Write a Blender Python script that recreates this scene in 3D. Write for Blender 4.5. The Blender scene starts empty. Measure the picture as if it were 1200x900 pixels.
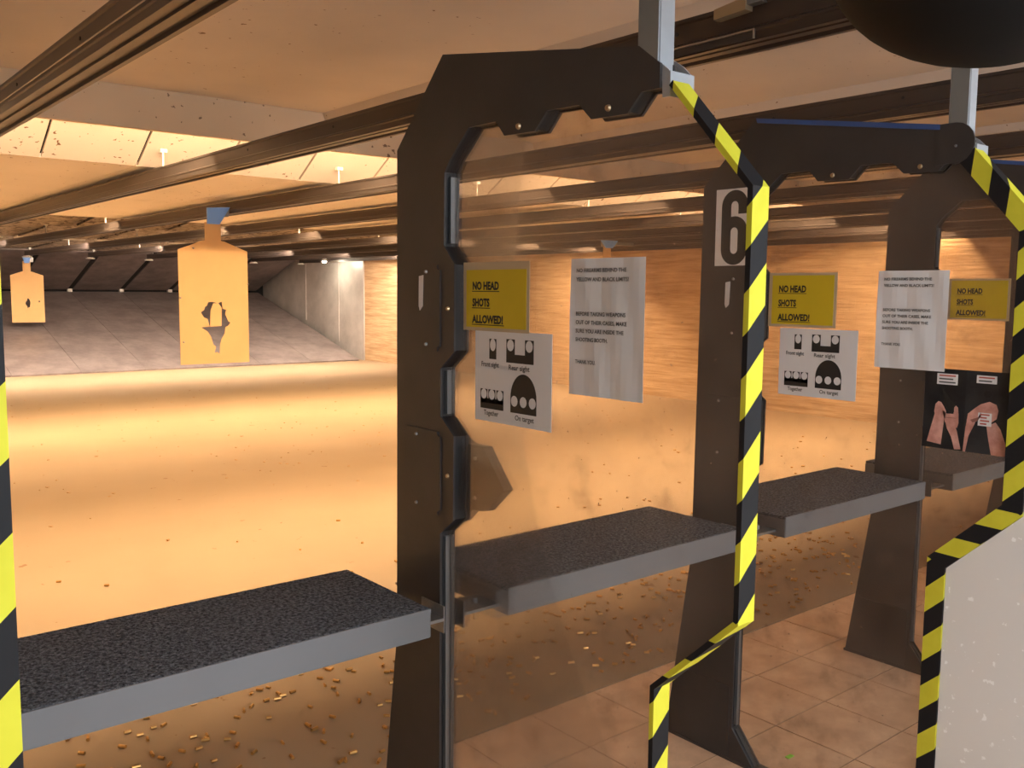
import bpy, bmesh, math, random
from mathutils import Matrix, Vector
random.seed(7)
sc = bpy.context.scene
COL = sc.collection

# ------------------------------------------------------------------ camera
EYE = Vector((0.0, 0.0, 1.6405))
yaw, pit, rol = math.radians(39.63), math.radians(5.774), math.radians(0.49)
fwd = Vector((math.sin(yaw)*math.cos(pit), math.cos(yaw)*math.cos(pit), -math.sin(pit)))
rgt = Vector((math.cos(yaw), -math.sin(yaw), 0)); upv = rgt.cross(fwd)
r2 = math.cos(rol)*rgt + math.sin(rol)*upv; u2 = -math.sin(rol)*rgt + math.cos(rol)*upv
cam = bpy.data.cameras.new('camera'); camo = bpy.data.objects.new('camera', cam); COL.objects.link(camo)
M = Matrix((r2, u2, -fwd)).transposed().to_4x4(); M.translation = EYE
camo.matrix_world = M
cam.sensor_width = 36; cam.lens = 36*1081.7/1200; cam.clip_start = .02
sc.camera = camo

# ------------------------------------------------------------------ light and exposure
sc.view_settings.view_transform = 'Standard'; sc.view_settings.look = 'None'
sc.view_settings.gamma = 1; sc.view_settings.use_curve_mapping = False
sc.view_settings.exposure = 0.0
PANE_FILL = 11.0                                      # glow of the added, unseen panes behind the camera
w = bpy.data.worlds.new('world'); sc.world = w; w.use_nodes = True
w.node_tree.nodes['Background'].inputs[0].default_value = (.9, .8, .7, 1)
w.node_tree.nodes['Background'].inputs[1].default_value = .02
WARM = (1.0, .71, .42)
ROW1, ROW2, ROW3, REAR = 255.0, 295.0, 340.0, 75.0          # strength of the lamp rows (emission of their diffusers)

# ------------------------------------------------------------------ materials
def nt(name):
    m = bpy.data.materials.new(name); m.use_nodes = True
    t = m.node_tree; return m, t, t.nodes['Principled BSDF']
def L(t, a, b): t.links.new(a, b)
def mat(name, col, rough=.6, metal=0, var=0, scale=8, bump=0, bscale=60, col2=None, spec=.5, stretch=None, lo=.35, hi=.65):
    m, t, b = nt(name)
    b.inputs['Roughness'].default_value = rough; b.inputs['Metallic'].default_value = metal
    b.inputs['Specular IOR Level'].default_value = spec
    b.inputs['Base Color'].default_value = (*col, 1)
    m.diffuse_color = (*col, 1)
    if var or col2 or bump:
        tc = t.nodes.new('ShaderNodeTexCoord'); src = tc.outputs['Object']
        if stretch:
            mp = t.nodes.new('ShaderNodeMapping'); mp.inputs['Scale'].default_value = stretch
            L(t, src, mp.inputs[0]); src = mp.outputs[0]
    if var or col2:
        n = t.nodes.new('ShaderNodeTexNoise'); n.inputs['Scale'].default_value = scale; n.inputs['Detail'].default_value = 6
        n.inputs['Roughness'].default_value = .65
        L(t, src, n.inputs['Vector'])
        r = t.nodes.new('ShaderNodeValToRGB'); c2 = col2 or tuple(c*(1-var) for c in col)
        r.color_ramp.elements[0].position = lo; r.color_ramp.elements[1].position = hi
        r.color_ramp.elements[0].color = (*c2, 1); r.color_ramp.elements[1].color = (*col, 1)
        L(t, n.outputs['Fac'], r.inputs[0]); L(t, r.outputs[0], b.inputs['Base Color'])
    if bump:
        n2 = t.nodes.new('ShaderNodeTexNoise'); n2.inputs['Scale'].default_value = bscale; n2.inputs['Detail'].default_value = 4
        L(t, src, n2.inputs['Vector'])
        bp = t.nodes.new('ShaderNodeBump'); bp.inputs['Strength'].default_value = bump; bp.inputs['Distance'].default_value = .02
        L(t, n2.outputs['Fac'], bp.inputs['Height']); L(t, bp.outputs[0], b.inputs['Normal'])
    return m
def speckled(name, col, spot, scale, thr, rough=.8, var=.12, bump=.1, big=1.5, stretch=None):
    """painted board with broad tone drift and small dark chips"""
    m, t, b = nt(name); b.inputs['Roughness'].default_value = rough; b.inputs['Specular IOR Level'].default_value = .2
    m.diffuse_color = (*col, 1)
    tc = t.nodes.new('ShaderNodeTexCoord'); src = tc.outputs['Object']
    if stretch:
        mp = t.nodes.new('ShaderNodeMapping'); mp.inputs['Scale'].default_value = stretch
        L(t, src, mp.inputs[0]); src = mp.outputs[0]
    n = t.nodes.new('ShaderNodeTexNoise'); n.inputs['Scale'].default_value = big; n.inputs['Detail'].default_value = 8
    L(t, src, n.inputs['Vector'])
    r = t.nodes.new('ShaderNodeValToRGB'); r.color_ramp.elements[0].position = .3; r.color_ramp.elements[1].position = .7
    r.color_ramp.elements[0].color = (*[c*(1-var) for c in col], 1); r.color_ramp.elements[1].color = (*col, 1)
    L(t, n.outputs['Fac'], r.inputs[0])
    s = t.nodes.new('ShaderNodeTexNoise'); s.inputs['Scale'].default_value = scale; s.inputs['Detail'].default_value = 3
    L(t, tc.outputs['Object'], s.inputs['Vector'])
    d = t.nodes.new('ShaderNodeTexNoise'); d.inputs['Scale'].default_value = .9; d.inputs['Detail'].default_value = 2
    L(t, tc.outputs['Object'], d.inputs['Vector'])
    ad = t.nodes.new('ShaderNodeMath'); ad.operation = 'MULTIPLY_ADD'; ad.inputs[1].default_value = .22
    L(t, d.outputs['Fac'], ad.inputs[0]); L(t, s.outputs['Fac'], ad.inputs[2])
    g = t.nodes.new('ShaderNodeMapRange'); g.inputs[1].default_value = thr; g.inputs[2].default_value = thr+.03
    L(t, ad.outputs[0], g.inputs[0])
    mx = t.nodes.new('ShaderNodeMix'); mx.data_type = 'RGBA'
    L(t, g.outputs[0], mx.inputs[0]); L(t, r.outputs[0], mx.inputs[6]); mx.inputs[7].default_value = (*spot, 1)
    L(t, mx.outputs[2], b.inputs['Base Color'])
    if bump:
        bp = t.nodes.new('ShaderNodeBump'); bp.inputs['Strength'].default_value = bump; bp.inputs['Distance'].default_value = .02
        L(t, n.outputs['Fac'], bp.inputs['Height']); L(t, bp.outputs[0], b.inputs['Normal'])
    return m
def emis(name, col, s):
    m, t, b = nt(name); b.inputs['Base Color'].default_value = (*col, 1)
    b.inputs['Emission Color'].default_value = (*col, 1); b.inputs['Emission Strength'].default_value = s
    return m
def panel_mat():
    """clear plastic sheet, hazed and smeared: mostly see-through, a thin milky film and a gloss coat"""
    m = bpy.data.materials.new('scratched_clear_plastic'); m.use_nodes = True; t = m.node_tree
    for n in list(t.nodes): t.nodes.remove(n)
    out = t.nodes.new('ShaderNodeOutputMaterial')
    tr = t.nodes.new('ShaderNodeBsdfTransparent'); tr.inputs[0].default_value = (.95, .925, .90, 1)
    tcs = t.nodes.new('ShaderNodeTexCoord'); ns = t.nodes.new('ShaderNodeTexNoise'); ns.inputs['Scale'].default_value = 7; ns.inputs['Detail'].default_value = 8; ns.inputs['Roughness'].default_value = .75
    L(t, tcs.outputs['Object'], ns.inputs['Vector'])
    rs = t.nodes.new('ShaderNodeValToRGB'); rs.color_ramp.elements[0].position = .55; rs.color_ramp.elements[1].position = .85
    rs.color_ramp.elements[0].color = (.96, .935, .91, 1); rs.color_ramp.elements[1].color = (.76, .70, .66, 1)
    L(t, ns.outputs['Fac'], rs.inputs[0]); L(t, rs.outputs[0], tr.inputs[0])
    df = t.nodes.new('ShaderNodeBsdfDiffuse'); df.inputs[0].default_value = (.42, .33, .27, 1)
    tl = t.nodes.new('ShaderNodeBsdfTranslucent'); tl.inputs[0].default_value = (.6, .47, .36, 1)
    gl = t.nodes.new('ShaderNodeBsdfGlossy'); gl.inputs['Roughness'].default_value = .08
    tc = t.nodes.new('ShaderNodeTexCoord')
    n = t.nodes.new('ShaderNodeTexNoise'); n.inputs['Scale'].default_value = 3.5; n.inputs['Detail'].default_value = 7; n.inputs['Roughness'].default_value = .7
    L(t, tc.outputs['Object'], n.inputs['Vector'])
    mr = t.nodes.new('ShaderNodeMapRange'); mr.inputs[1].default_value = .35; mr.inputs[2].default_value = .75
    mr.inputs[3].default_value = .025; mr.inputs[4].default_value = .16
    L(t, n.outputs['Fac'], mr.inputs[0])
    # tiny white nicks
    v = t.nodes.new('ShaderNodeTexNoise'); v.inputs['Scale'].default_value = 90; v.inputs['Detail'].default_value = 2
    L(t, tc.outputs['Object'], v.inputs['Vector'])
    nk = t.nodes.new('ShaderNodeMapRange'); nk.inputs[1].default_value = .755; nk.inputs[2].default_value = .78; nk.inputs[4].default_value = .5
    L(t, v.outputs['Fac'], nk.inputs[0])
    ad = t.nodes.new('ShaderNodeMath'); ad.operation = 'ADD'; L(t, mr.outputs[0], ad.inputs[0]); L(t, nk.outputs[0], ad.inputs[1])
    m0 = t.nodes.new('ShaderNodeMixShader'); m0.inputs[0].default_value = .45; L(t, df.outputs[0], m0.inputs[1]); L(t, tl.outputs[0], m0.inputs[2])
    m1 = t.nodes.new('ShaderNodeMixShader'); L(t, ad.outputs[0], m1.inputs[0]); L(t, tr.outputs[0], m1.inputs[1]); L(t, m0.outputs[0], m1.inputs[2])
    fr = t.nodes.new('ShaderNodeFresnel'); fr.inputs[0].default_value = 1.3
    fm = t.nodes.new('ShaderNodeMath'); fm.operation = 'MULTIPLY'; fm.inputs[1].default_value = .6; L(t, fr.outputs[0], fm.inputs[0])
    m2 = t.nodes.new('ShaderNodeMixShader'); L(t, fm.outputs[0], m2.inputs[0]); L(t, m1.outputs[0], m2.inputs[1]); L(t, gl.outputs[0], m2.inputs[2])
    L(t, m2.outputs[0], out.inputs[0])
    return m
def tape_mat():
    m, t, b = nt('hazard_tape'); b.inputs['Roughness'].default_value = .6; b.inputs['Specular IOR Level'].default_value = .2; m.diffuse_color = (.8, .75, .05, 1)
    a = t.nodes.new('ShaderNodeAttribute'); a.attribute_name = 'tape'
    d = t.nodes.new('ShaderNodeMath'); d.operation = 'DIVIDE'; d.inputs[1].default_value = .148
    L(t, a.outputs['Fac'], d.inputs[0])
    f = t.nodes.new('ShaderNodeMath'); f.operation = 'FRACT'; L(t, d.outputs[0], f.inputs[0])
    g = t.nodes.new('ShaderNodeMath'); g.operation = 'GREATER_THAN'; g.inputs[1].default_value = .5; L(t, f.outputs[0], g.inputs[0])
    n = t.nodes.new('ShaderNodeTexNoise'); n.inputs['Scale'].default_value = 25
    tc = t.nodes.new('ShaderNodeTexCoord'); L(t, tc.outputs['Object'], n.inputs['Vector'])
    r = t.nodes.new('ShaderNodeValToRGB'); r.color_ramp.elements[0].color = (.56, .53, .03, 1); r.color_ramp.elements[1].color = (.68, .65, .055, 1)
    L(t, n.outputs['Fac'], r.inputs[0])
    mx = t.nodes.new('ShaderNodeMix'); mx.data_type = 'RGBA'; L(t, g.outputs[0], mx.inputs[0])
    L(t, r.outputs[0], mx.inputs[6]); mx.inputs[7].default_value = (.012, .012, .014, 1)
    L(t, mx.outputs[2], b.inputs['Base Color'])
    return m

MT = dict(
 ceil=speckled('ceiling_board', (.62, .54, .46), (.22, .14, .09), 26, .82, var=.10, bump=.05),
 baffle=speckled('baffle_board', (.60, .50, .41), (.16, .09, .05), 30, .775, var=.08),
 beam=speckled('warmed_beam_board', (.70, .52, .34), (.22, .14, .09), 26, .80, var=.12, bump=.05),  # ceiling tone warmed in colour to offset the cool light from behind
 flat=speckled('lit_flat_board', (.95, .87, .76), (.30, .19, .12), 26, .80, var=.06, bump=.05),  # baffle paint lightened in colour to stand in for light on the flat boards
 rough=speckled('pocked_board', (.40, .33, .26), (.10, .07, .05), 12, .66, var=.4, bump=.5, big=4),
 floor=speckled('range_concrete', (.39, .28, .175), (.26, .15, .075), 9, .82, rough=.75, var=.10, bump=.03, big=.8),
 tile=mat('terracotta_tile', (.80, .53, .34), .34, col2=(.56, .35, .215), scale=4, bump=.06, bscale=14),
 grout=mat('dark_grout', (.07, .055, .045), .9, var=.3, scale=40),
 sidewall=mat('ribbed_side_wall', (.62, .43, .25), .8, col2=(.42, .26, .13), scale=5, bump=.6, bscale=6, stretch=(.3, .3, 4.5)),
 wallp=mat('plain_wall_paint', (.55, .50, .44), .8, var=.08),
 white=speckled('white_board', (.76, .745, .71), (.92, .92, .90), 42, .80, rough=.5, var=.05, bump=.05),
 steel=mat('trap_steel', (.33, .275, .265), .45, metal=.2, col2=(.20, .163, .158), scale=2.2, bump=.12, bscale=9),
 steel2=mat('hood_steel', (.23, .185, .175), .55, metal=.15, col2=(.14, .112, .106), scale=3),
 plate=mat('side_plate_steel', (.62, .57, .53), .42, metal=.2, var=.25, scale=1.8),
 dark=mat('slot_dark', (.008, .007, .007), .9),
 frame=mat('charcoal_powder_coat', (.046, .041, .040), .42, var=.18, scale=6, bump=.04, bscale=220, spec=.45),
 rim=mat('black_rubber_rim', (.012, .012, .014), .5),
 strip=mat('grey_metal_strip', (.20, .21, .22), .4, metal=.6),
 panel=panel_mat(), tape=tape_mat(),
 galv=mat('galvanised_tube', (.50, .53, .57), .35, metal=.35, var=.12, scale=7),
 poleside=mat('grey_pole_side', (.20, .20, .19), .5, var=.1),
 blue=mat('blue_strip', (.035, .085, .26), .5),
 carpet=mat('dark_counter_carpet', (.25, .265, .30), .97, col2=(.045, .048, .055), scale=110, bump=.9, bscale=120, spec=.1, lo=.38, hi=.68),
 cfront=mat('grey_counter_edge', (.16, .165, .175), .45, var=.06, scale=4),
 bolt=mat('brass_bolt', (.48, .36, .22), .35, metal=.9),
 zinc=mat('zinc_bracket', (.30, .30, .30), .4, metal=.7, var=.2, scale=30),
 rail=mat('bronze_rail', (.078, .060, .051), .36, metal=.35, col2=(.048, .037, .032), scale=4, stretch=(1, .15, 1)),
 wire=mat('steel_cable', (.42, .40, .36), .35, metal=.8),
 hang=mat('white_hanger', (.75, .72, .66), .5),
 clip=mat('yellow_brass_clip', (.42, .34, .22), .45, metal=.5),
 card=mat('orange_card', (.62, .385, .165), .85, var=.06, scale=3),
 cblue=mat('blue_clamp', (.16, .36, .85), .5),
 black=mat('black_plastic', (.010, .0098, .010), .7, spec=.12),
 brass=mat('brass_case', (.66, .35, .10), .32, metal=.6, var=.35, scale=2.5),
 paper=mat('white_paper', (.72, .72, .73), .7, var=.04, scale=6),
 plastic=mat('white_plastic', (.90, .90, .90), .4),
 yellow=mat('yellow_sheet', (.60, .45, .012), .6, var=.05, scale=9),
 sleeve=mat('clear_sleeve', (.45, .36, .24), .3),
 ink=mat('black_ink', (.012, .012, .012), .6),
 grey=mat('grey_ink', (.10, .10, .10), .6),
 photo=mat('dark_photo_print', (.022, .024, .026), .28, col2=(.010, .010, .012), scale=9),
 photo2=mat('charcoal_photo_print', (.038, .040, .043), .28, col2=(.016, .016, .018), scale=8),
 skin=mat('printed_skin', (.66, .37, .31), .35, col2=(.44, .20, .16), scale=22),
 skin2=mat('printed_skin_shade', (.30, .12, .09), .35, var=.3, scale=22),
 red=mat('red_ink', (.45, .10, .08), .5),
 lime=mat('lime_scrap', (.30, .75, .05), .5),
 lamp1=emis('warm_diffuser_near', WARM, ROW1), lamp2=emis('warm_diffuser_far', WARM, ROW2), lamp3=emis('pale_diffuser_trap', (1, .80, .62), ROW3),
 lampr=emis('cool_diffuser', (.86, .93, 1.0), REAR), flood=emis('flood_glass', (1, .86, .66), 700),
)

# ------------------------------------------------------------------ builders
def put(name, me, m, parent=None, origin=None):
    o = bpy.data.objects.new(name, me); COL.objects.link(o)
    if m is not None and not me.materials: me.materials.append(m)
    if parent is not None:
        o.parent = parent
        p = Vector(parent['_o']); me.transform(Matrix.Translation(-p))
        o['_o'] = parent['_o']
    elif origin is not None:
        me.transform(Matrix.Translation(-Vector(origin))); o.location = origin; o['_o'] = tuple(origin)
    else: o['_o'] = (0., 0., 0.)
    return o
def thing(name, label, cat, loc, group=None):
    o = bpy.data.objects.new(name, None); COL.objects.link(o); o.location = loc; o['_o'] = tuple(map(float, loc))
    o.empty_display_size = .05
    o['label'] = label; o['category'] = cat
    if group: o['group'] = group
    return o
def tag(o, label, cat, group=None):
    o['label'] = label; o['category'] = cat
    if group: o['group'] = group
    return o
def structure(name, loc=(0, 0, 0)):
    o = bpy.data.objects.new(name, None); COL.objects.link(o); o.location = loc; o['_o'] = tuple(map(float, loc)); o['kind'] = 'structure'
    o.empty_display_size = .1
    return o
def fin(bm, name, smooth=False):
    bmesh.ops.recalc_face_normals(bm, faces=bm.faces[:])
    me = bpy.data.meshes.new(name); bm.to_mesh(me); bm.free()
    if smooth: me.shade_smooth()
    return me
def box_bm(bm, a, b, bevel=0):
    a, b = Vector([min(p, q) for p, q in zip(a, b)]), Vector([max(p, q) for p, q in zip(a, b)])
    r = bmesh.ops.create_cube(bm, size=1, matrix=Matrix.Translation((a+b)/2) @ Matrix.Diagonal((*(b-a), 1)))
    if bevel:
        es = {e for v in r['verts'] for e in v.link_edges}
        bmesh.ops.bevel(bm, geom=list(es), offset=bevel, segments=2, affect='EDGES')
def box(name, a, b, m, parent=None, bevel=0, origin=None):
    bm = bmesh.new(); box_bm(bm, a, b, bevel); return put(name, fin(bm, name), m, parent, origin)
def boxes(name, lst, m, parent=None, bevel=0, origin=None):
    bm = bmesh.new()
    for a, b in lst: box_bm(bm, a, b, bevel)
    return put(name, fin(bm, name), m, parent, origin)
def prism_bm(bm, pts, f0, f1):
    """closed outline (list of 2-D points) carried from frame f0 to f1 (functions 2-D -> 3-D)"""
    A = [bm.verts.new(f0(p)) for p in pts]; B = [bm.verts.new(f1(p)) for p in pts]; n = len(pts)
    bm.faces.new(A); bm.faces.new(B[::-1])
    for i in range(n): bm.faces.new((A[i], B[i], B[(i+1) % n], A[(i+1) % n]))
def prismX(name, pts, x0, x1, m, parent=None, origin=None, bevel=0):
    bm = bmesh.new(); prism_bm(bm, pts, lambda p: (x0, p[0], p[1]), lambda p: (x1, p[0], p[1]))
    if bevel: bmesh.ops.bevel(bm, geom=[e for e in bm.edges], offset=bevel, segments=1, affect='EDGES')
    bm.normal_update(); bmesh.ops.triangulate(bm, faces=[f for f in bm.faces if len(f.verts) > 4])
    return put(name, fin(bm, name), m, parent, origin)
def prismY(name, pts, y0, y1, m, parent=None, origin=None):
    bm = bmesh.new(); prism_bm(bm, pts, lambda p: (p[0], y0, p[1]), lambda p: (p[0], y1, p[1]))
    bm.normal_update(); bmesh.ops.triangulate(bm, faces=[f for f in bm.faces if len(f.verts) > 4])
    return put(name, fin(bm, name), m, parent, origin)
def tube_bm(bm, p, q, r, n=10, r2=None):
    p, q = Vector(p), Vector(q); d = q-p
    M = Matrix.Translation((p+q)/2) @ d.to_track_quat('Z', 'Y').to_matrix().to_4x4()
    bmesh.ops.create_cone(bm, cap_ends=True, segments=n, radius1=r, radius2=r if r2 is None else r2, depth=d.length, matrix=M)
def tube(name, p, q, r, m, parent=None, n=10, r2=None, origin=None):
    bm = bmesh.new(); tube_bm(bm, p, q, r, n, r2); return put(name, fin(bm, name), m, parent, origin)
def lathe(name, prof, c, m, parent=None, n=32, smooth=True, origin=None):
    bm = bmesh.new(); rings = []
    for r, z in prof:
        rings.append([bm.verts.new((c[0]+r*math.cos(2*math.pi*i/n), c[1]+r*math.sin(2*math.pi*i/n), c[2]+z)) for i in range(n)])
    for a, b in zip(rings, rings[1:]):
        for i in range(n): bm.faces.new((a[i], a[(i+1) % n], b[(i+1) % n], b[i]))
    bmesh.ops.remove_doubles(bm, verts=bm.verts[:], dist=1e-5)
    for end in (rings[0], rings[-1]):
        vs = [v for v in end if v.is_valid]
        if len(vs) > 2:
            try: bm.faces.new(vs)
            except ValueError: pass
    return put(name, fin(bm, name, smooth), m, parent, origin)
_fonts = {}
def text_mesh(s, size, sx=1, bold=0, align='LEFT'):
    cu = bpy.data.curves.new('text', 'FONT'); cu.body = s; cu.size = size; cu.align_x = align; cu.offset = bold; cu.resolution_u = 3
    o = bpy.data.objects.new('text', cu); COL.objects.link(o)
    me = bpy.data.meshes.new_from_object(o.evaluated_get(bpy.context.evaluated_depsgraph_get()))
    bpy.data.objects.remove(o); bpy.data.curves.remove(cu)
    me.materials.clear()
    me.transform(Matrix.Diagonal((sx, 1, 1, 1)))
    return me
FACE = Matrix(((0, 0, -1), (-1, 0, 0), (0, 1, 0))).to_4x4()      # text lying in a plane x = const, read from the -x side
def lettering(s, x, y, z, size, m, parent, sx=1, bold=0, align='LEFT', fit=None, name='lettering'):
    """text whose left end starts at (y, z); fit = wanted width in metres"""
    me = text_mesh(s, size, sx, bold, align)
    if fit:
        xs = [v.co.x for v in me.vertices]; me.transform(Matrix.Diagonal((fit/(max(xs)-min(xs)), 1, 1, 1)))
    me.transform(Matrix.Translation((x, y, z)) @ FACE)
    return put(name, me, m, parent)
def flat(name, pts, x, m, parent, t=.0004):
    """printed patch: outline of (y, z) points on a sheet at x"""
    return prismX(name, pts, x, x-t, m, parent)
def rect(y0, y1, z0, z1): return [(y0, z0), (y1, z0), (y1, z1), (y0, z1)]
def disc(cy, cz, ry, rz, n=16, a0=0, a1=2*math.pi):
    return [(cy+ry*math.cos(a0+(a1-a0)*i/n), cz+rz*math.sin(a0+(a1-a0)*i/n)) for i in range(n)]
def sync():
    bpy.context.view_layer.update()

# ================================================================== THE SETTING
H_CEIL = 2.69
XL, XR, YB = -2.6, 11.04, -2.6
# ---- floor: tiled booth strip and the concrete of the range
fl = structure('floor')
box('concrete_slab', (XL, 2.605, -.12), (XR+.2, 25, 0), MT['floor'], fl)
box('grout_bed', (XL, YB, -.12), (XR+.2, 2.598, -.004), MT['grout'], fl)
TS = .325
tile_me = None
for i in range(-4, 19):
    for j in range(11):
        x0 = 2.262 + (i-4)*.335; y1 = 2.598 - j*TS
        bm = bmesh.new(); box_bm(bm, (x0+.003, y1-TS+.003, -.03), (x0+.335-.003, y1-.003, random.uniform(-.0006, .0006)))
        me = fin(bm, 'tile'); put('tile', me, MT['tile'], fl)
# ---- walls
wl = box('wall_left', (XL-.1, YB, -.1), (XL, 25, 2.8), MT['wallp']); wl['kind'] = 'structure'
wb = box('wall_back', (XL-.1, YB-.1, -.1), (XR+.1, YB, 2.8), MT['wallp']); wb['kind'] = 'structure'
wr = box('wall_right', (XR, YB, -.1), (XR+.12, 18.7, 2.8), MT['sidewall']); wr['kind'] = 'structure'
wf = box('wall_front', (XL-.1, 25, -.1), (XR+.12, 25.1, 2.8), MT['dark']); wf['kind'] = 'structure'
# ---- unseen window added behind the booths as fill light: frame, three frosted glowing panes
wn = structure('fill_window_1', (2.2, YB, 1.5))
for k in range(3):
    box('pane', (.05+k*1.5, YB+.012, .95), (1.45+k*1.5, YB+.02, 2.25), emis('fill_frosted_pane', (.86, .93, 1.0), PANE_FILL) if k == 0 else bpy.data.materials['fill_frosted_pane'], wn)
for k in range(4): box('mullion', (-.05+k*1.5, YB+.002, .90), (.05+k*1.5, YB+.05, 2.30), MT['frame'], wn)
for z in (.85, 2.25): box('frame_bar', (-.05, YB+.002, z), (4.55, YB+.052, z+.10), MT['frame'], wn)
# ---- ceiling: plain board over the booths, dropped beam, sloped baffle, flat boards, pocked boards
ce = structure('ceiling', (0, 0, 2.69))
box('ceiling_board', (XL-.1, YB-.1, H_CEIL), (XR+.1, 5.14, 2.80), MT['ceil'], ce)
box('cross_beam', (XL-.1, 5.10, 2.476), (XR+.1, 5.14, H_CEIL), MT['beam'], ce)
for xs in (2.73, 4.39, 6.05, 7.7, 9.3):
    prismY('ceiling_batten', [(xs, H_CEIL), (xs+.02, H_CEIL-.045), (xs+.42, H_CEIL-.045), (xs+.60, H_CEIL)], YB, 5.10, MT['ceil'], ce)
box('light_pocket_top', (XL-.1, 5.14, 2.78), (XR+.1, 5.75, 2.80), MT['baffle'], ce)
def plank(name, x0, x1, y0, z0, y1, z1, t, m, parent):
    """board spanning x0..x1, its underside running from (y0,z0) to (y1,z1)"""
    d = Vector((y1-y0, z1-z0)).normalized(); n = Vector((-d.y, d.x))*t
    return prismX(name, [(y0, z0), (y1, z1), (y1+n.x, z1+n.y), (y0+n.x, z0+n.y)], x0, x1, m, parent)
x = 1.411-.565*7
while x < XR:
    plank('baffle_board', max(x+.008, XL), min(x+.557, XR), 5.62, 2.74, 6.17, 2.415, .02, MT['baffle'], ce)
    x += .565
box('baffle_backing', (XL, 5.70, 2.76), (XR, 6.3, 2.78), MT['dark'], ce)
plank('baffle_joint_board', XL, XR, 5.66, 2.745, 6.21, 2.42, .02, MT['dark'], ce)  # dark sheet that shows in the joints between the baffle boards
x = 1.411-.565*7
while x < XR:
    box('flat_board', (max(x+.002, XL), 6.175, 2.415), (min(x+1.128, XR), 8.55, 2.44), MT['flat'], ce)
    box('flat_board', (max(x+.002, XL), 8.56, 2.415), (min(x+1.128, XR), 11.0, 2.44), MT['flat'], ce)
    x += 1.13
x = XL
while x < XR:
    plank('pocked_board', x+.03, min(x+1.2, XR)-.03, 11.0, 2.62, 13.2, 2.44, .03, MT['rough'], ce)
    plank('pocked_board', x+.03, min(x+1.2, XR)-.03, 13.25, 2.56, 16.6, 2.44, .03, MT['rough'], ce)
    plank('pocked_board', x+.03, min(x+1.2, XR)-.03, 16.65, 2.56, 21.55, 2.43, .03, MT['rough'], ce)
    x += 1.2
box('ceiling_cover', (XL-.1, 6.2, 2.70), (XR+.1, 25, 2.76), MT['rough'], ce)

# ================================================================== BULLET TRAP
YR, YS, ZS = 18.65, 24.06, 1.50
tr = thing('bullet_trap', 'dark steel bullet trap with sloped ramp and overhanging hood behind the targets', 'bullet trap', (5, YR, 0))
xs = [6.045+1.2*k for k in range(-8, 5)]
for k in range(len(xs)-1):
    x0, x1 = max(xs[k], XL), min(xs[k+1], XR)
    if x1 <= x0: continue
    plank('ramp_plate', x0+.004, x1-.004, YR, 0.001, YS, ZS, .03, MT['steel'], tr)
    plank('hood_plate', x0+.06, x1-.06, 21.55, 2.40, YS, ZS+.075, .03, MT['steel2'], tr)
    plank('hood_seam', x0-.06, x0+.06, 21.60, 2.42, YS, ZS+.095, .02, MT['dark'], tr)
    box('slot_post', (x0-.05, YS-.02, ZS-.01), (x0+.05, YS+.08, ZS+.10), MT['plate'], tr)
box('slot_back', (XL, YS+.10, ZS-.4), (XR, YS+.12, ZS+.5), MT['dark'], tr)
prismX('side_plate', [(18.70, 0), (25, 0), (25, 2.76), (18.70, 2.76)], XR, XR+.05, MT['plate'], tr)
for q0, q1 in (((XR-.03, 18.70, 0), (XR, 18.78, 2.42)), ((XR-.012, 19.9, .37), (XR, 19.94, 2.4)), ((XR-.012, 21.6, .85), (XR, 21.64, 2.35))): box('side_plate_flange', q0, q1, MT['plate'], tr)

# ================================================================== LAMPS
def batten_lamp(x, y, z, length, m, label, group, tilt=0):
    """channel lamp: open-bottomed housing, flat diffuser set in its mouth, turned about its length by tilt"""
    t = thing('batten_lamp', label, 'lamp', (x, y, z), group)
    h = length/2
    prismX('housing', [(y-.05, z+.05), (y+.05, z+.05), (y+.05, z-.004), (y+.044, z-.004), (y+.044, z+.03), (y-.044, z+.03), (y-.044, z-.004), (y-.05, z-.004)], x-h, x+h, MT['hang'], t)
    box('diffuser', (x-h+.03, y-.043, z+.004), (x+h-.03, y+.043, z+.012), m, t)
    for q in (-1, 1): box('end_cap', (x+q*h, y-.052, z-.006), (x+q*(h-.025), y+.052, z+.052), MT['hang'], t)
    t.rotation_euler.x = math.radians(tilt)
    return t
for k in range(-1, 9):
    batten_lamp(.837+1.25*k, 5.27, 2.66, 1.1, MT['lamp1'], 'warm batten lamp fixed behind the dropped ceiling beam', 'batten lamps behind the beam', 17)
for k in range(-1, 9):
    batten_lamp(.2+1.25*k, 11.14, 2.53, 1.1, MT['lamp2'], 'warm batten lamp behind the flat ceiling boards downrange', 'batten lamps downrange', 5)
for k in range(-1, 9):
    batten_lamp(.2+1.25*k, 16.85, 2.45, 1.1, MT['lamp3'], 'added pale batten lamp hidden under the pocked boards before the trap', 'added batten lamps before the trap', 32)  # unseen row added to brighten the trap
for x, y in ((-.9, -1.1), (1.2, -1.1), (3.3, -1.1), (5.4, -1.1)):
    batten_lamp(x, y, 2.635, 1.3, MT['lampr'], 'added, unseen cool white batten lamp on the ceiling behind the shooting booths', 'added batten lamps behind the booths')  # unseen lamps added as cool fill on the booths
# flood lamp that throws the bright patch on the trap's side plate
t = thing('flood_lamp', 'small flood lamp hung by the trap side plate', 'lamp', (10.55, 19.7, 2.30))
tube('stem', (10.55, 19.7, 2.34), (10.55, 19.7, 2.47), .012, MT['hang'], t)
lathe('shade', [(.02, .06), (.05, .05), (.09, .0), (.085, -.002)], (10.55, 19.7, 2.29), MT['hang'], t, 20)
lathe('bulb', [(.001, .03), (.035, .02), (.05, .0), (.035, -.02), (.001, -.03)], (10.55, 19.7, 2.285), MT['flood'], t, 16)

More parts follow.
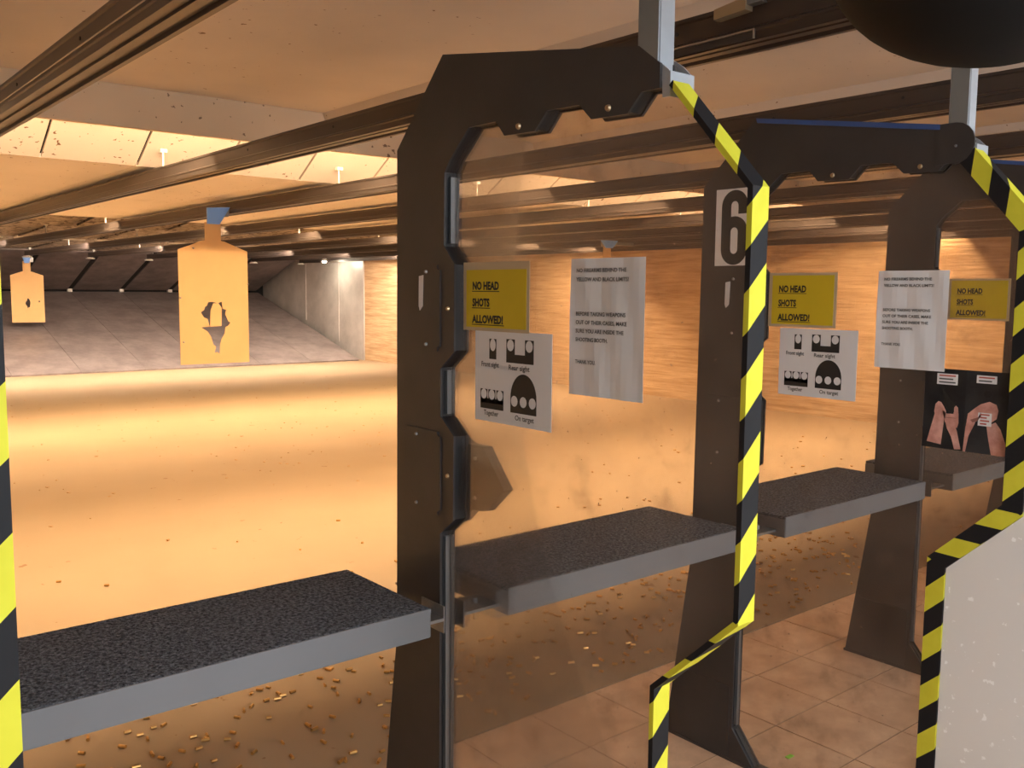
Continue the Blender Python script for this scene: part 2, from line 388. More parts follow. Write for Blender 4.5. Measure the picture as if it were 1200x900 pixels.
# ================================================================== TARGET RAILS
RAILS = [.837+1.25*k for k in range(0, 9)]
PROF = [(-.06, .10), (-.06, .090), (-.054, .086), (-.054, .036), (-.060, .032), (-.060, .026), (-.056, .022), (-.056, .0), (-.036, .0), (-.034, .010), (-.014, .010), (-.012, .003), (.016, .003), (.018, .012), (.038, .012), (.040, .0), (.056, .0), (.056, .02), (.048, .03), (.048, .086), (.06, .09), (.06, .10)]
ORD = ['passing above the nearest open booth', 'passing above the number 6 booth', 'holding the big orange target', 'holding the small orange target far downrange']
for k, X in enumerate(RAILS):
    lab = ('long bronze overhead target rail ' + ORD[k]) if k < 4 else 'bronze overhead target rail, %s counted from the rail above the open booth' % ('fifth', 'sixth', 'seventh', 'eighth', 'ninth')[k-4]
    t = thing('target_rail', lab, 'rail', (X, .55, 2.285), 'overhead target rails')
    prismY('rail_body', [(X+a, 2.285+b) for a, b in PROF], .55, 21.45, MT['rail'], t)
    if k == 0: tube('cable', (X-.0635, .7, 2.322), (X-.0635, 21.3, 2.322), .0022, MT['wire'], t, 6)
    for y, zt in ((.7, 2.69), (6.0, 2.51), (11.6, 2.56), (14.4, 2.515), (18.2, 2.515), (21.2, 2.44)):
        bm = bmesh.new()
        tube_bm(bm, (X, y, 2.36), (X, y, zt), .005 if y < 10 else .010, 8)
        box_bm(bm, (X-.045, y-.05, 2.366), (X+.045, y+.05, 2.386))
        if zt < 2.6: box_bm(bm, (X-.02, y-.02, zt-.02), (X+.02, y+.02, zt))
        put('hanger', fin(bm, 'hanger'), MT['hang'] if y > 5 else MT['rail'], t)
    if k > 2:
        lathe('end_cone', [(.012, .12), (.02, .05), (.10, .0), (.09, -.012), (.001, -.012)], (X, 21.48, 2.26), MT['hang'], t, 20)
    for y in (1.3, 1.75, 2.3, 2.9, 3.7, 4.6):
        tube('rivet', (X-.054, y, 2.350), (X-.057, y, 2.350), .006, MT['rim'], t, 8)
    if k == 1:
        prismX('brass_clip', [(1.60, 2.352), (1.60, 2.378), (1.53, 2.386), (1.50, 2.384), (1.50, 2.358)], X-.085, X-.05, MT['clip'], t)
        boxes('clip_spring', [((X-.08, 1.455, 2.37), (X-.05, 1.50, 2.40)), ((X-.075, 1.40, 2.384), (X-.045, 1.46, 2.40))], MT['zinc'], t)
        prismX('slot_rim', [(1.95, 2.308), (1.95, 2.312), (1.486, 2.312), (1.486, 2.288), (1.490, 2.288), (1.490, 2.308)], X-.065, X-.059, MT['wire'], t)
        box('slot_inset', (X-.062, 1.492, 2.288), (X-.059, 1.95, 2.307), MT['frame'], t)

# ================================================================== ORANGE TARGETS
def hole_outline(cx, cz, w_, h_, n, seed):
    r = random.Random(seed); pts = []
    for i in range(n):
        a = 2*math.pi*i/n; k = r.uniform(.55, 1.1) if i % 2 else r.uniform(.8, 1.2)
        pts.append((cx+w_*k*math.cos(a), cz+h_*k*math.sin(a)))
    return pts
def card_target(X, Y, wd, z0, zsh, ztop, znk, neck, holes, label, tilt=0, dx=0):
    """silhouette card with ragged holes cut through: outline and holes filled with a triangle fill"""
    t = thing('card_target', label, 'target', (X, Y, z0), 'orange card targets')
    out = [(-wd/2, z0), (wd/2, z0), (wd/2, zsh), (neck/2+.03, ztop-.005), (neck/2, ztop), (neck/2, znk), (-neck/2, znk), (-neck/2, ztop), (-neck/2-.03, ztop-.005), (-wd/2, zsh)]
    bm = bmesh.new()
    loops = [out]+holes; rings = []
    for lp in loops:
        vs = [bm.verts.new((X+p[0], Y, p[1])) for p in lp]
        for i in range(len(vs)): bm.edges.new((vs[i], vs[(i+1) % len(vs)]))
    bmesh.ops.triangle_fill(bm, use_beauty=True, edges=bm.edges[:])
    # drop faces that fill a hole
    def inside(p, lp):
        c = False; n = len(lp)
        for i in range(n):
            (x1, y1), (x2, y2) = lp[i], lp[(i+1) % n]
            if (y1 > p[1]) != (y2 > p[1]) and p[0] < (x2-x1)*(p[1]-y1)/(y2-y1)+x1: c = not c
        return c
    kill = []
    for f in bm.faces:
        c = f.calc_center_median(); q = (c.x-X, c.z)
        if any(inside(q, h) for h in holes): kill.append(f)
    bmesh.ops.delete(bm, geom=kill, context='FACES_ONLY')
    g = bmesh.ops.extrude_face_region(bm, geom=bm.faces[:])
    bmesh.ops.translate(bm, verts=[v for v in g['geom'] if isinstance(v, bmesh.types.BMVert)], vec=(0, .006, 0))
    put('card', fin(bm, 'card'), MT['card'], t)
    return t
def clamp(t, X, Y, z0, z1, w0, w1):
    prismY('clamp', [(X-w0/2, z0), (X+w0/2, z0), (X+w1/2, z1), (X-w1/2, z1)], Y-.03, Y-.008, MT['cblue'], t)
    box('carrier', (X-.045, Y-.02, z0+.02), (X+.13, Y+.10, z1+.004), MT['zinc'], t, .004)
X, Y = 3.118, 7.80
Q = .932
sz = lambda z: 1.6405+(z-1.6405)*Q
h1 = [( -.13, 1.42), (-.10, 1.44), (-.09, 1.47), (-.075, 1.475), (-.06, 1.51), (-.02, 1.515), (.03, 1.50), (.07, 1.515), (.075, 1.45), (.11, 1.44), (.10, 1.40), (.13, 1.33), (.15, 1.325), (.125, 1.29), (.10, 1.28), (.09, 1.22), (.06, 1.17), (.045, 1.11), (.04, 1.03), (.015, 1.05), (-.01, 1.04), (.005, 1.10), (-.02, 1.12), (-.04, 1.19), (-.07, 1.24), (-.13, 1.28), (-.05, 1.285), (-.07, 1.36), (-.10, 1.37), (-.115, 1.39)]
h1 = [(p*Q, sz(q)) for p, q in h1]
t = card_target(X, Y, .655*Q, sz(.942), sz(1.985), sz(2.075), sz(2.24), .15*Q, [h1], 'big orange card target with a torn centre hanging from the third overhead rail')
prismY('torn_flap', [(X+Q*p, sz(q)) for p, q in ((-.055, 1.285), (.055, 1.29), (.062, 1.46), (.03, 1.50), (-.02, 1.50), (-.045, 1.44))], Y-.016, Y-.012, MT['card'], t)
prismY('clamp', [(X-.055, sz(2.225)), (X+.05, sz(2.225)), (X+.146, sz(2.385)), (X-.055, sz(2.37))], Y-.03, Y-.008, MT['cblue'], t)
boxes('carrier', [((X+.06, Y-.006, 2.255), (X+.148, Y+.16, 2.335))], MT['zinc'], t, .006)
for px, pz in ((-.19, 2.0), (.325, 1.68), (-.32, 1.55), (-.30, 1.15)):
    lathe('staple', [(.001, -.008), (.011, 0), (.001, .008)], (X+px*Q, Y-.012, sz(pz)), MT['zinc'], t, 8)
X, Y = 4.50, 21.15
t = card_target(X, Y, .62, .90, 1.87, 1.95, 2.16, .15, [hole_outline(.0, 1.30, .05, .10, 14, 3), hole_outline(.215, 1.33, .015, .02, 8, 5)],
                'small-looking orange card target far downrange before the steel hood, one dark hole in its middle')
clamp(t, X, Y, 2.12, 2.235, .09, .15)
tube('stem', (X+.05, Y, 2.235), (X+.05, Y, 2.284), .014, MT['hang'], t)
X, Y = 9.0, 8.88
t = card_target(X, Y, .52, 1.08, 1.93, 2.015, 2.235, .14, [], 'orange card target whose neck shows above the white notice paper')
clamp(t, X+.02, Y, 2.225, 2.325, .12, .32)
box('carrier_arm', (X+.10, Y-.0, 2.27), (9.525, Y+.06, 2.31), MT['zinc'], t)

# ================================================================== BOOTH DIVIDERS
X1, W = 1.3279, 1.2497
TH = .046
OUT = [(2.19, 0), (2.09, .70), (2.08, 2.0), (1.876, 2.205), (1.235, 2.102), (1.182, 2.062), (1.182, 2.017), (1.227, 2.017), (1.263, 1.981), (1.362, 1.984), (1.397, 2.017),
       (1.496, 2.020), (1.534, 1.982), (1.638, 1.985), (1.669, 2.020), (1.771, 2.020), (1.846, 1.954), (1.868, 1.925), (1.871, 1.749), (1.827, 1.704), (1.828, 1.490),
       (1.885, 1.445), (1.885, 1.325), (1.828, 1.281), (1.830, 1.067), (1.885, 1.024), (1.890, .12), (1.79, 0)]
EDGE = [(1.165, 2.035), (.985, 1.825), (.985, 1.056), (1.18, .868), (1.18, .004)]
PANEL = lambda edge: [(y+.004, z) for y, z in edge] + [(1.95, .004), (1.95, 1.95), (1.90, 2.06), (1.80, 2.06), (1.25, 2.05)]
def inset(pts, d):
    """move a closed outline inwards by d"""
    n = len(pts); A = sum(pts[i][0]*pts[(i+1) % n][1]-pts[(i+1) % n][0]*pts[i][1] for i in range(n)); s = 1 if A > 0 else -1
    r = []
    for i in range(n):
        p0, p1, p2 = Vector(pts[i-1]), Vector(pts[i]), Vector(pts[(i+1) % n])
        a = (p1-p0).normalized(); b = (p2-p1).normalized()
        na = Vector((-a.y, a.x))*s; nb = Vector((-b.y, b.x))*s
        m = (na+nb); m = m/max(m.length_squared, .3)*2 if m.length > 1e-6 else na
        r.append(tuple(p1+m*d*.5*1.0 if False else p1+(na+nb).normalized()*d))
    return r
def tape_trim(name, X, depth, parent, EDGE):
    """edge trim wrapped in striped tape: one slanted box per straight run, 'tape' runs along its length"""
    bm = bmesh.new(); lay = bm.verts.layers.float.new('tape'); s = 0.03
    pts = [Vector(p) for p in EDGE]
    # mitred inner path (towards the panel side = larger y / below the top diagonal)
    off = []
    for i, p in enumerate(pts):
        ds = []
        if i > 0: ds.append((pts[i]-pts[i-1]).normalized())
        if i < len(pts)-1: ds.append((pts[i+1]-pts[i]).normalized())
        ns = [Vector((-d.y, d.x)) for d in ds]
        n = sum(ns, Vector((0, 0))); n.normalize(); k = 1/max(.5, n.dot(ns[0]))
        off.append(p+n*depth*k)
    for i in range(len(pts)-1):
        p, q, pi_, qi = pts[i], pts[i+1], off[i], off[i+1]
        d = (q-p).normalized(); ln = (q-p).length
        vs = []
        for (u, base) in ((p, p), (q, p), (qi, p), (pi_, p)):
            for xx in (X-.0015, X+TH-.001):
                v = bm.verts.new((xx, u.x, u.y)); al = (u-base).dot(d); ac = abs((u-base).dot(Vector((-d.y, d.x))))
                v[lay] = 5 + s + al + .95*(xx-X) + (-.95*ac)
                vs.append(v)
        a0, a1, b0, b1, c0, c1, e0, e1 = vs
        for f in ((a0, a1, b1, b0), (a0, b0, c0, e0), (a1, e1, c1, b1), (e0, c0, c1, e1), (a0, e0, e1, a1), (b0, b1, c1, c0)): bm.faces.new(f)
        s += ln
    return put(name, fin(bm, name), MT['tape'], parent)
def bolt(name, x, y, z, parent, r=.006, m='bolt'):
    bm = bmesh.new(); tube_bm(bm, (x, y, z), (x-.005, y, z), r, 10, r*.7); return put(name, fin(bm, name), MT[m], parent)
def divider(X, label, blue, depth, bracket=False, edge=EDGE):
    t = thing('booth_divider', label, 'booth divider', (X, 1.9, 0), 'booth dividers along the firing line')
    fp = prismX('side_plate', OUT, X, X+.006, MT['frame'], t)
    prismX('side_plate', OUT, X+TH-.006, X+TH, MT['frame'], t)
    prismX('rubber_rim', inset(OUT, .005), X+.006, X+TH-.006, MT['rim'], t)
    pp = prismX('clear_panel', PANEL(edge), X+.019, X+.027, MT['panel'], t)
    tape_trim('striped_edge', X, depth, t, edge)
    # light strips where the rim is straight
    boxes('metal_strip', [((X+.017, 1.872, 1.915), (X+.029, 1.864, 1.755)), ((X+.017, 1.888, 1.44), (X+.029, 1.878, 1.33)), ((X+.014, 1.892, 1.015), (X+.026, 1.880, .13))], MT['strip'], t)
    for (y0, y1, z0, z1) in ((1.985, 1.882, 1.488, 1.702), (2.045, 1.880, 1.072, 1.285)):
        bm = bmesh.new(); box_bm(bm, (X-.0045, y0, z0), (X, y1, z1))
        bmesh.ops.bevel(bm, geom=[e for e in bm.edges if abs(e.verts[0].co.x-e.verts[1].co.x) > .003], offset=.012, segments=3, affect='EDGES')
        c = put('cover_plate', fin(bm, 'cover_plate'), MT['frame'], t)
        for zz in (z0+.016, z1-.016):
            b = bolt('screw', X-.0045, y0-.06 if y0 > 2 else y0-.045, zz, c, .005, 'zinc')
        bolt('bolt', X, 1.852, (z0+z1)/2, t)
    bm = bmesh.new(); prism_bm(bm, [(1.972, 1.675), (1.952, 1.678), (1.955, 1.60), (1.968, 1.588), (1.973, 1.60)], lambda p: (X-.0047, *p), lambda p: (X-.0055, *p))
    put('label_remnant', fin(bm, 'label_remnant'), MT['paper'], t)
    for y, z in ((1.588, 1.999), (1.314, 1.999)): bolt('bolt', X, y, z, t, .0075)
    # pole to the ceiling with its saddle
    tube_y0, tube_y1 = 1.172, 1.236
    if blue:
        prismX('rounded_end', [(1.27, 2.108)]+[(1.217+.052*math.cos(a), 2.052+.056*math.sin(a)) for a in [math.radians(90+20*i) for i in range(11)]]+[(1.27, 1.996)], X-.002, X+.004, MT['frame'], t)
        prismX('blue_strip', [(1.872, 2.2065), (1.262, 2.1085), (1.262, 2.0935), (1.868, 2.1915)], X-.0025, X+.02, MT['blue'], t)
        bolt('bolt', X-.002, 1.215, 2.045, t, .004, 'zinc')
    box('pole', (X+.001, 1.186, 2.045), (X+TH-.001, tube_y1+.006, 2.69), MT['galv'], t, .003)
    box('pole_side', (X+.0005, 1.189, 2.045), (X+.0015, tube_y1+.003, 2.69), MT['poleside'], t)  # thin sheet on the pole's left face, darker grey than the tube
    prismX('saddle', [(1.20, 2.075), (1.166, 2.048), (1.166, 2.000), (1.18, 2.000), (1.182, 2.03)], X+.0065, X+.0105, MT['galv'], t)
    prismX('saddle', [(1.25, 2.108), (1.186, 2.066), (1.166, 2.046), (1.166, 1.994), (1.184, 2.024), (1.25, 2.024)], X+.070, X+.074, MT['galv'], t)
    box('saddle_back', (X+.0065, 1.162, 2.000), (X+.074, 1.167, 2.046), MT['galv'], t)
    boxes('base_plate', [((X-.004, 1.69, 0), (X+TH+.004, 2.195, .01))], MT['frame'], t)
    prismX('kick_plate', [(2.165, .012), (2.125, .268), (1.905, .268), (1.900, .012)], X-.003, X, MT['frame'], t)
    prismX('foot_gusset', [(1.885, .115), (1.80, .01), (1.885, .01)], X+.015, X+.03, MT['frame'], t)
    if bracket:
        prismX('side_bracket', [(1.898, 1.282), (1.861, 1.268), (1.835, 1.257), (1.771, 1.257), (1.687, 1.162), (1.759, 1.098), (1.813, 1.092), (1.858, 1.052), (1.898, 1.05)], X+TH+.002, X+TH+.03, MT['frame'], t)
        for z in (1.225, 1.125): bolt('screw', X+TH+.001, 1.80, z, t, .006, 'zinc')
    return t
d0 = divider(.142, 'booth divider at the open booth, only its yellow and black taped edge in view', False, .02)
d1 = divider(X1, 'charcoal booth divider without blue strip or number, dark bracket behind its clear panel', False, .011, bracket=True, edge=[(1.150, 2.025), (.966, 1.822), (.966, 1.050), (1.158, .866), (1.158, .004)])
d2 = divider(X1+W, 'charcoal booth divider with the number 6 plate and a blue strip on its arm', True, .052)
d3 = divider(X1+2*W, 'charcoal booth divider behind the number 6 divider, its post seen through the clear panel', True, .052)
d4 = divider(X1+3*W, 'farthest charcoal booth divider partly seen behind the hands poster', True, .052)
# white board closing the space behind the second divider
Xp = X1+W
wb2 = prismX('white_partition', [(.984, 1.815), (.984, 1.055), (1.179, .8675), (1.179, 0), (-.75, 0), (-.75, 1.815)], Xp+.004, Xp+TH-.006, MT['white'], origin=(Xp+.02, .3, 0))
tag(wb2, 'white painted partition board behind the yellow and black edge of the number 6 divider', 'partition')

# ---- number plate on the second post
npl = thing('number_plate', 'white plate with a black number 6 on the dark post', 'number plate', (X1+W, 1.95, 1.73))
box('plate', (X1+W-.002, 2.021, 1.731), (X1+W-.0046, 1.868, 1.987), MT['plastic'], npl)
# condensed figure six: one thick stroke from the upper right end over the top, down, round and closed on itself
rx, rz, sw = .034, .036, .039
path = [(rx, .168)]+[(rx*math.cos(a), .196+rz*math.sin(a)) for a in [math.pi*i/14 for i in range(15)]]
path += [(-rx, .16), (-rx, .11), (-rx, .07)]+[(rx*math.cos(a), .046+rz*math.sin(a)) for a in [math.pi+math.pi*i/14 for i in range(15)]]
path += [(rx, .07), (rx, .095)]+[(rx*math.cos(a), .105+rz*math.sin(a)) for a in [math.pi*i/14 for i in range(14)]]
bm = bmesh.new(); prev = None
for i, p in enumerate(path):
    q0, q1 = Vector(path[max(i-1, 0)]), Vector(path[min(i+1, len(path)-1)]); d = (q1-q0).normalized(); n = Vector((-d.y, d.x))*sw/2
    cur = [bm.verts.new((X1+W-.0052-(.0001 if i > 36 else 0), 1.943-(p[0]+k*n.x), 1.742+.955*(p[1]+k*n.y))) for k in (1, -1)]
    if prev: bm.faces.new((prev[0], prev[1], cur[1], cur[0]))
    prev = cur
put('numeral', fin(bm, 'numeral'), MT['ink'], npl)

# ================================================================== COUNTERS
def counter(k, label):
    x1 = 1.2535+W*k; x0 = x1-1.0036; y0, y1, z = 1.818, 2.229, .8624
    t = thing('shooting_counter', label, 'counter', ((x0+x1)/2, 2.02, z-.074), 'shooting counters')
    box('carpet_top', (x0, y0+.003, z-.010), (x1, y1, z), MT['carpet'], t, .003)
    bm = bmesh.new(); box_bm(bm, (x0, y0, z-.074), (x1, y1, z-.010), .002); box_bm(bm, (x0, y0, z-.012), (x1, y0+.004, z-.001))
    put('edge_box', fin(bm, 'edge_box'), MT['cfront'], t)
    for s, xe in ((1, x1), (-1, x0)):
        gap = (X1+W*k if s > 0 else X1+W*(k-1)+TH) - xe
        if k == 0 and s < 0: gap = .188-xe
        gap -= s*.0065
        b = prismY('bracket', [(xe, z-.058), (xe+gap-s*.004, z-.058), (xe+gap-s*.004, z-.09), (xe+gap, z-.09), (xe+gap, z-.02), (xe+gap-s*.004, z-.02), (xe+gap-s*.004, z-.05), (xe, z-.05)], 1.855, 1.955, MT['zinc'], t)
        box('bracket', (xe, 2.10, z-.058), (xe+gap, 2.18, z-.050), MT['zinc'], t)
        tube('bolt', (xe+gap*.4, 1.90, z-.065), (xe+gap*.4, 1.90, z-.035), .008, MT['zinc'], b, 8)
        tube('bolt', (xe+gap*.4, 1.90, z-.095), (xe+gap*.4, 1.90, z-.065), .006, MT['bolt'], b, 8)
    return t
counter(0, 'dark carpeted counter with a grey edge, in the open booth before any clear panel')
counter(1, 'dark carpeted counter seen through the clear panel with the dark bracket')
counter(2, 'dark carpeted counter just beyond the number 6 post')
counter(3, 'dark carpeted counter seen through the panel under the hands poster')

# ================================================================== SIGNS ON THE CLEAR PANELS
def head_sign(X, z0, z1, label, letters=True):
    xs = X+.0185
    t = thing('warning_sign', label, 'sign', (xs, 1.687, z0), 'yellow warning signs')
    box('sleeve', (xs, 1.812, z0-.008), (xs-.0012, 1.566, z1+.018 if z0 > 1.55 else z1+.008), MT['sleeve'], t)
    box('sheet', (xs-.0012, 1.799, z0), (xs-.0022, 1.576, z1), MT['yellow'], t)
    h = (z1-z0)
    for s, fz, wd in (('NO HEAD', .66, .100), ('SHOTS', .37, .066), ('ALLOWED!', .08, .118)):
        lettering(s, xs-.0026, 1.774, z0+h*fz, .026*h/.14, MT['ink'], t, bold=.0012, fit=wd)
        flat('underline', rect(1.776, 1.776-wd-.004, z0+h*fz-.0055, z0+h*fz-.0035), xs-.0022, MT['ink'], t)
    return t
def sight_sheet(X, z0, z1, label):
    xs = X+.0185
    t = thing('sight_diagram', label, 'sign', (xs, 1.627, z0), 'sight picture sheets')
    Y0, Y1 = 1.764, 1.489; w_, h_ = Y0-Y1, z1-z0
    box('sheet', (xs, Y0, z0), (xs-.001, Y1, z1), MT['paper'], t)
    u = lambda a: Y0-a*w_
    v = lambda b: z1-b*h_
    def blk(a0, a1, b0, b1): flat('black_shape', rect(u(a0), u(a1), v(b1), v(b0)), xs-.001, MT['ink'], t)
    def dot(a, b, ra, rb): flat('white_dot', disc(u(a), v(b), ra*w_, rb*h_, 14), xs-.0014, MT['paper'], t, .0003)
    blk(.20, .295, .09, .31); dot(.248, .155, .038, .068)
    flat('black_shape', [(u(.43), v(.08)), (u(.54), v(.08)), (u(.54), v(.24)), (u(.67), v(.24)), (u(.67), v(.08)), (u(.78), v(.08)), (u(.78), v(.33)), (u(.43), v(.33))], xs-.001, MT['ink'], t)
    dot(.485, .145, .044, .062); dot(.725, .145, .044, .062)
    for a in (.08, .19, .30): blk(a, a+.095, .645, .80)
    blk(.08, .395, .745, .86)
    for a in (.128, .238, .348): dot(a, .70, .040, .056)
    flat('black_shape', [(u(.49), v(.86)), (u(.82), v(.86))]+[(u(.655)-.165*w_*math.cos(a), v(.70)+.26*h_*math.sin(a)) for a in [math.pi*i/18 for i in range(19)]], xs-.001, MT['ink'], t)
    for a in (.54, .655, .77): dot(a, .735, .043, .058)
    for s, a, b, wd in (('Front sight', .09, .395, .066), ('Rear sight', .46, .405, .074), ('Together', .13, .93, .055), ('On target', .55, .935, .066)):
        lettering(s, xs-.0016, u(a), v(b), .0165, MT['grey'], t, bold=.0004, fit=wd)
    return t
def notice(X, label):
    xs = X+.0183
    t = thing('notice_paper', label, 'sign', (xs, 1.327, 1.423), 'white firearms notices')
    Y0, Y1, z0, z1 = 1.432, 1.221, 1.423, 1.708
    # gently cockled sheet
    bm = bmesh.new(); nx, nz = 14, 18; g = []
    for j in range(nz+1):
        g.append([bm.verts.new((xs-.0016-.0011*(math.sin(i*1.3+j*.25)+math.sin(i*.6-j*.4)*.6), Y0+(Y1-Y0)*i/nx, z0+(z1-z0)*j/nz)) for i in range(nx+1)])
    for j in range(nz):
        for i in range(nx): bm.faces.new((g[j][i], g[j][i+1], g[j+1][i+1], g[j+1][i]))
    gg = bmesh.ops.extrude_face_region(bm, geom=bm.faces[:]); bmesh.ops.translate(bm, verts=[v for v in gg['geom'] if isinstance(v, bmesh.types.BMVert)], vec=(-.0005, 0, 0))
    put('sheet', fin(bm, 'sheet'), MT['paper'], t)
    for s, f, wd in (('NO FIREARMS BEHIND THE', .085, .142), ('YELLOW AND BLACK LIMITS!', .15, .150), ('BEFORE TAKING WEAPONS', .40, .142), ('OUT OF THEIR CASES, MAKE', .462, .146), ('SURE YOU ARE INSIDE THE', .525, .138), ('SHOOTING BOOTH.', .588, .094), ('THANK YOU.', .752, .060)):
        lettering(s, xs-.0045, Y0-.02, z1-f*(z1-z0)-.004, .0112, MT['grey'], t, bold=.0003, fit=wd)
    return t
head_sign(X1, 1.553, 1.689, 'yellow NO HEAD SHOTS ALLOWED sign on the divider with the dark bracket')
sight_sheet(X1, 1.331, 1.547, 'white sight picture sheet on the divider with the dark bracket')
notice(X1, 'white firearms notice paper on the divider with the dark bracket')
head_sign(X1+W, 1.540, 1.697, 'yellow NO HEAD SHOTS ALLOWED sign on the number 6 divider')
sight_sheet(X1+W, 1.312, 1.528, 'white sight picture sheet on the number 6 divider')
notice(X1+W, 'white firearms notice paper above the hands poster')
head_sign(X1+2*W, 1.545, 1.697, 'yellow sign seen through the panel beside the notice above the hands poster')

# ---- hands poster on the second panel (flat print)
xs = X1+W+.0185
hp = thing('hands_poster', 'dark poster with two photos of hands gripping, on the number 6 divider', 'poster', (xs, 1.15, 1.21))
PY0, PY1, PZ0, PZ1 = 1.275, 1.042, 1.205, 1.432
PU = lambda a: PY0-a*(PY1*-1+PY0)
PV = lambda b: PZ1-b*(PZ1-PZ0)
box('left_photo', (xs, PY0, PZ0), (xs-.001, PU(.5), PZ1), MT['photo'], hp)
box('right_photo', (xs, PU(.5), PZ0), (xs-.001, PY1, PZ1), MT['photo2'], hp)
def pr_(name, pts, m, k=1): flat(name, [(PU(a), PV(b)) for a, b in pts], xs-.001-.0003*k, m, hp, .0003)
def arm(name, pts, m, k=1): pr_(name, pts, m, k)
arm('printed_forearm', [(.06, .93), (.10, .75), (.14, .58), (.155, .50), (.265, .50), (.255, .70), (.235, .95)], MT['skin'])
arm('printed_hand', [(.135, .54), (.145, .45), (.18, .41), (.215, .42), (.25, .47), (.28, .53), (.27, .62), (.20, .60), (.15, .60)], MT['skin'], 2)
arm('printed_forearm', [(.265, .62), (.36, .62), (.42, .76), (.475, .98), (.40, .99), (.355, .84), (.30, .74)], MT['skin'])
arm('printed_hand', [(.235, .52), (.29, .555), (.37, .55), (.375, .47), (.395, .445), (.42, .47), (.43, .55), (.435, .66), (.42, .72), (.33, .71), (.27, .66)], MT['skin'], 2)
arm('printed_crease', [(.275, .60), (.40, .60), (.40, .605), (.275, .607)], MT['skin2'], 3)
pr_('printed_pistol', [(.21, .28), (.25, .25), (.37, .43), (.375, .53), (.33, .53), (.29, .48)], MT['ink'], 3)
arm('printed_forearm', [(.50, 1.0), (.52, .70), (.535, .60), (.63, .63), (.56, .80), (.53, 1.0)], MT['skin'])
arm('printed_hand', [(.53, .62), (.54, .53), (.61, .46), (.68, .40), (.78, .36), (.86, .39), (.885, .46), (.87, .56), (.80, .62), (.74, .56), (.70, .52), (.66, .60), (.60, .64)], MT['skin'], 2)
arm('printed_forearm', [(.76, .66), (.86, .60), (.92, .68), (.985, .85), (.985, 1.0), (.83, 1.0), (.79, .82)], MT['skin'])
arm('printed_crease', [(.57, .60), (.66, .56), (.69, .50), (.70, .53), (.66, .60), (.60, .63)], MT['skin2'], 3)
pr_('printed_pistol', disc(.755, .27, .045, .045, 12), MT['ink'], 3)
for a0, a1, b0, b1, n in ((.15, .40, .06, .195, 3), (.62, .85, .05, .145, 2), (.66, .815, .50, .66, 4)):
    pr_('caption_label', [(a0, b0), (a1, b0), (a1, b1), (a0, b1)], MT['paper'], 3)
    for i in range(n):
        b = b0+(b1-b0)*(i+.6)/(n+.3)
        pr_('caption_line', [(a0+.025, b-.009), (a1-.025-.03*(i % 2), b-.009), (a1-.025-.03*(i % 2), b+.009), (a0+.025, b+.009)], MT['red'] if (n == 4 or i == 0) else MT['grey'], 4)

# ================================================================== BLACK DOME UNDER THE CEILING
cx, cy = 1.67, .735
dm = thing('hanging_dome', 'black bowl-shaped housing hanging from the ceiling near the number 6 booth', 'dome', (cx, cy, 2.035))
prof = [(.001, .0)]+[(.275*math.sin(a), .20*(1-math.cos(a))) for a in [math.radians(8*i) for i in range(1, 12)]]+[(.283, .20), (.283, .215), (.20, .24), (.06, .28), (.05, .32)]
lathe('bowl', prof, (cx, cy, 2.037), MT['black'], dm, 48)
tube('stem', (cx, cy, 2.34), (cx, cy, 2.69), .02, MT['black'], dm, 14)
box('bracket_tab', (cx-.30, cy+.05, 2.215), (cx-.262, cy+.12, 2.262), MT['black'], dm, .004)

# ================================================================== SPENT CASES AND SCRAPS
def case_mesh(r, l):
    bm = bmesh.new(); n = 8
    def ring(y, rr): return [bm.verts.new((rr*math.cos(2*math.pi*i/n), y, rr*math.sin(2*math.pi*i/n))) for i in range(n)]
    R = [ring(-l/2, r), ring(-l/2+.0012, r), ring(l/2, r*.97), ring(l/2-.008, r*.80)]
    bm.faces.new(R[0])
    for a, b in zip(R, R[1:]):
        for i in range(n): bm.faces.new((a[i], a[(i+1) % n], b[(i+1) % n], b[i]))
    bm.faces.new(R[-1])
    me = fin(bm, 'brass_case'); me.materials.append(MT['brass']); return me
CM = [case_mesh(.0062, .024), case_mesh(.0058, .020), case_mesh(.0068, .028)]
spots = []
rr = random.Random(21)
def cluster(x, y, sx, sy, n):
    for _ in range(n): spots.append((x+rr.gauss(0, sx), y+rr.gauss(0, sy)))
for _ in range(72):
    x, y = rr.uniform(.9, 5.6), rr.uniform(2.72, 4.2)
    cluster(x, y, .10, .08, rr.randint(2, 7))
for _ in range(330): spots.append((rr.uniform(.7, 5.5), 2.66+abs(rr.gauss(0, .75))))
for _ in range(170): spots.append((rr.uniform(.8, 9.5), 2.66+abs(rr.gauss(1.6, 2.0))))
spots = [p for p in spots if 2.64 < p[1] < 6.5 and p[0] > .5]
spots.sort(key=lambda p: (p[0]*.638+p[1]*.77))
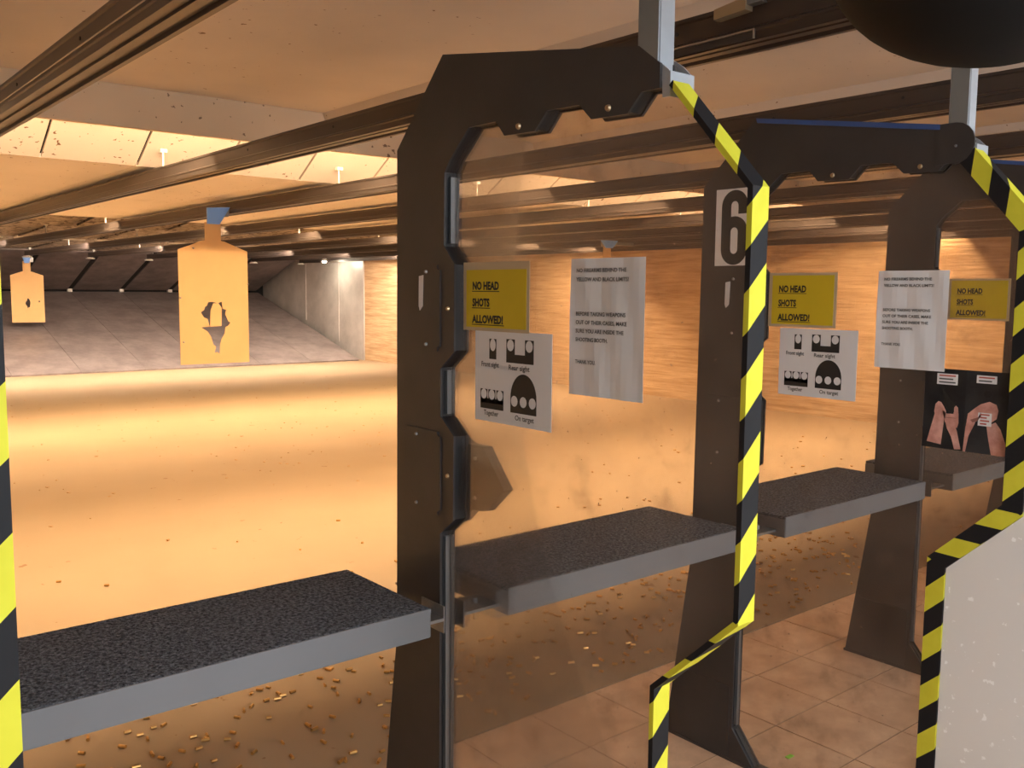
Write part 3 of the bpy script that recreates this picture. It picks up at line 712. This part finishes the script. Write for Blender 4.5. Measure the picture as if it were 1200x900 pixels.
def in_view(p):
    v = Vector((p[0], p[1], .006))-EYE; z = v.dot(fwd); u = 600+1081.7*v.dot(r2)/z; q = 450-1081.7*v.dot(u2)/z
    return -10 < u < 1210 and q < 905
spots = [p for p in spots if in_view(p)]
rest = bmesh.new()
for i, (x, y) in enumerate(spots):
    me = CM[rr.choice((0, 0, 1, 2))]; a = rr.uniform(0, math.pi*2); rad = max(v.co.z for v in me.vertices)
    if i < 300:
        o = bpy.data.objects.new('brass_casing', me); COL.objects.link(o); o.location = (x, y, rad+.0003); o.rotation_euler = (0, 0, a)
        o['label'] = 'spent brass casing lying loose on the range floor under the counters'; o['category'] = 'casing'; o['group'] = 'spent casings on the range floor'
    else:
        b2 = bmesh.new(); b2.from_mesh(me); b2.transform(Matrix.Translation((x, y, rad)) @ Matrix.Rotation(a, 4, 'Z'))
        tmp = bpy.data.meshes.new('t'); b2.to_mesh(tmp); b2.free(); rest.from_mesh(tmp); bpy.data.meshes.remove(tmp)
ro = put('scattered_casings', fin(rest, 'scattered_casings'), MT['brass'])
ro['kind'] = 'stuff'; tag(ro, 'spent brass casings strewn farther out on the range floor', 'casings')
# bits of torn card farther out
bits = bmesh.new()
for _ in range(300):
    x, y = rr.uniform(.8, 10.5), rr.choice((rr.gauss(8.5, 2.2), rr.uniform(4, 15)))
    if not 6.6 < y < 18: continue
    s = rr.uniform(.008, .03); M2 = Matrix.Translation((x, y, .003)) @ Matrix.Rotation(rr.uniform(0, 6.3), 4, 'Z') @ Matrix.Diagonal((s, s*.5, .005, 1))
    bmesh.ops.create_cube(bits, size=1, matrix=M2)
bo = put('card_scraps', fin(bits, 'card_scraps'), mat('scrap_card', (.62, .36, .16), .85, var=.5, scale=2))
bo['kind'] = 'stuff'; tag(bo, 'small torn scraps of orange card strewn over the range floor', 'scraps')
ls = box('lime_scrap', (2.750, 1.768, .0008), (2.782, 1.784, .003), MT['lime'], origin=(2.766, 1.776, .0008))
tag(ls, 'tiny lime green scrap on the tiles by the number 6 post', 'scrap')
for o in bpy.data.objects:
    if '_o' in o: del o['_o']
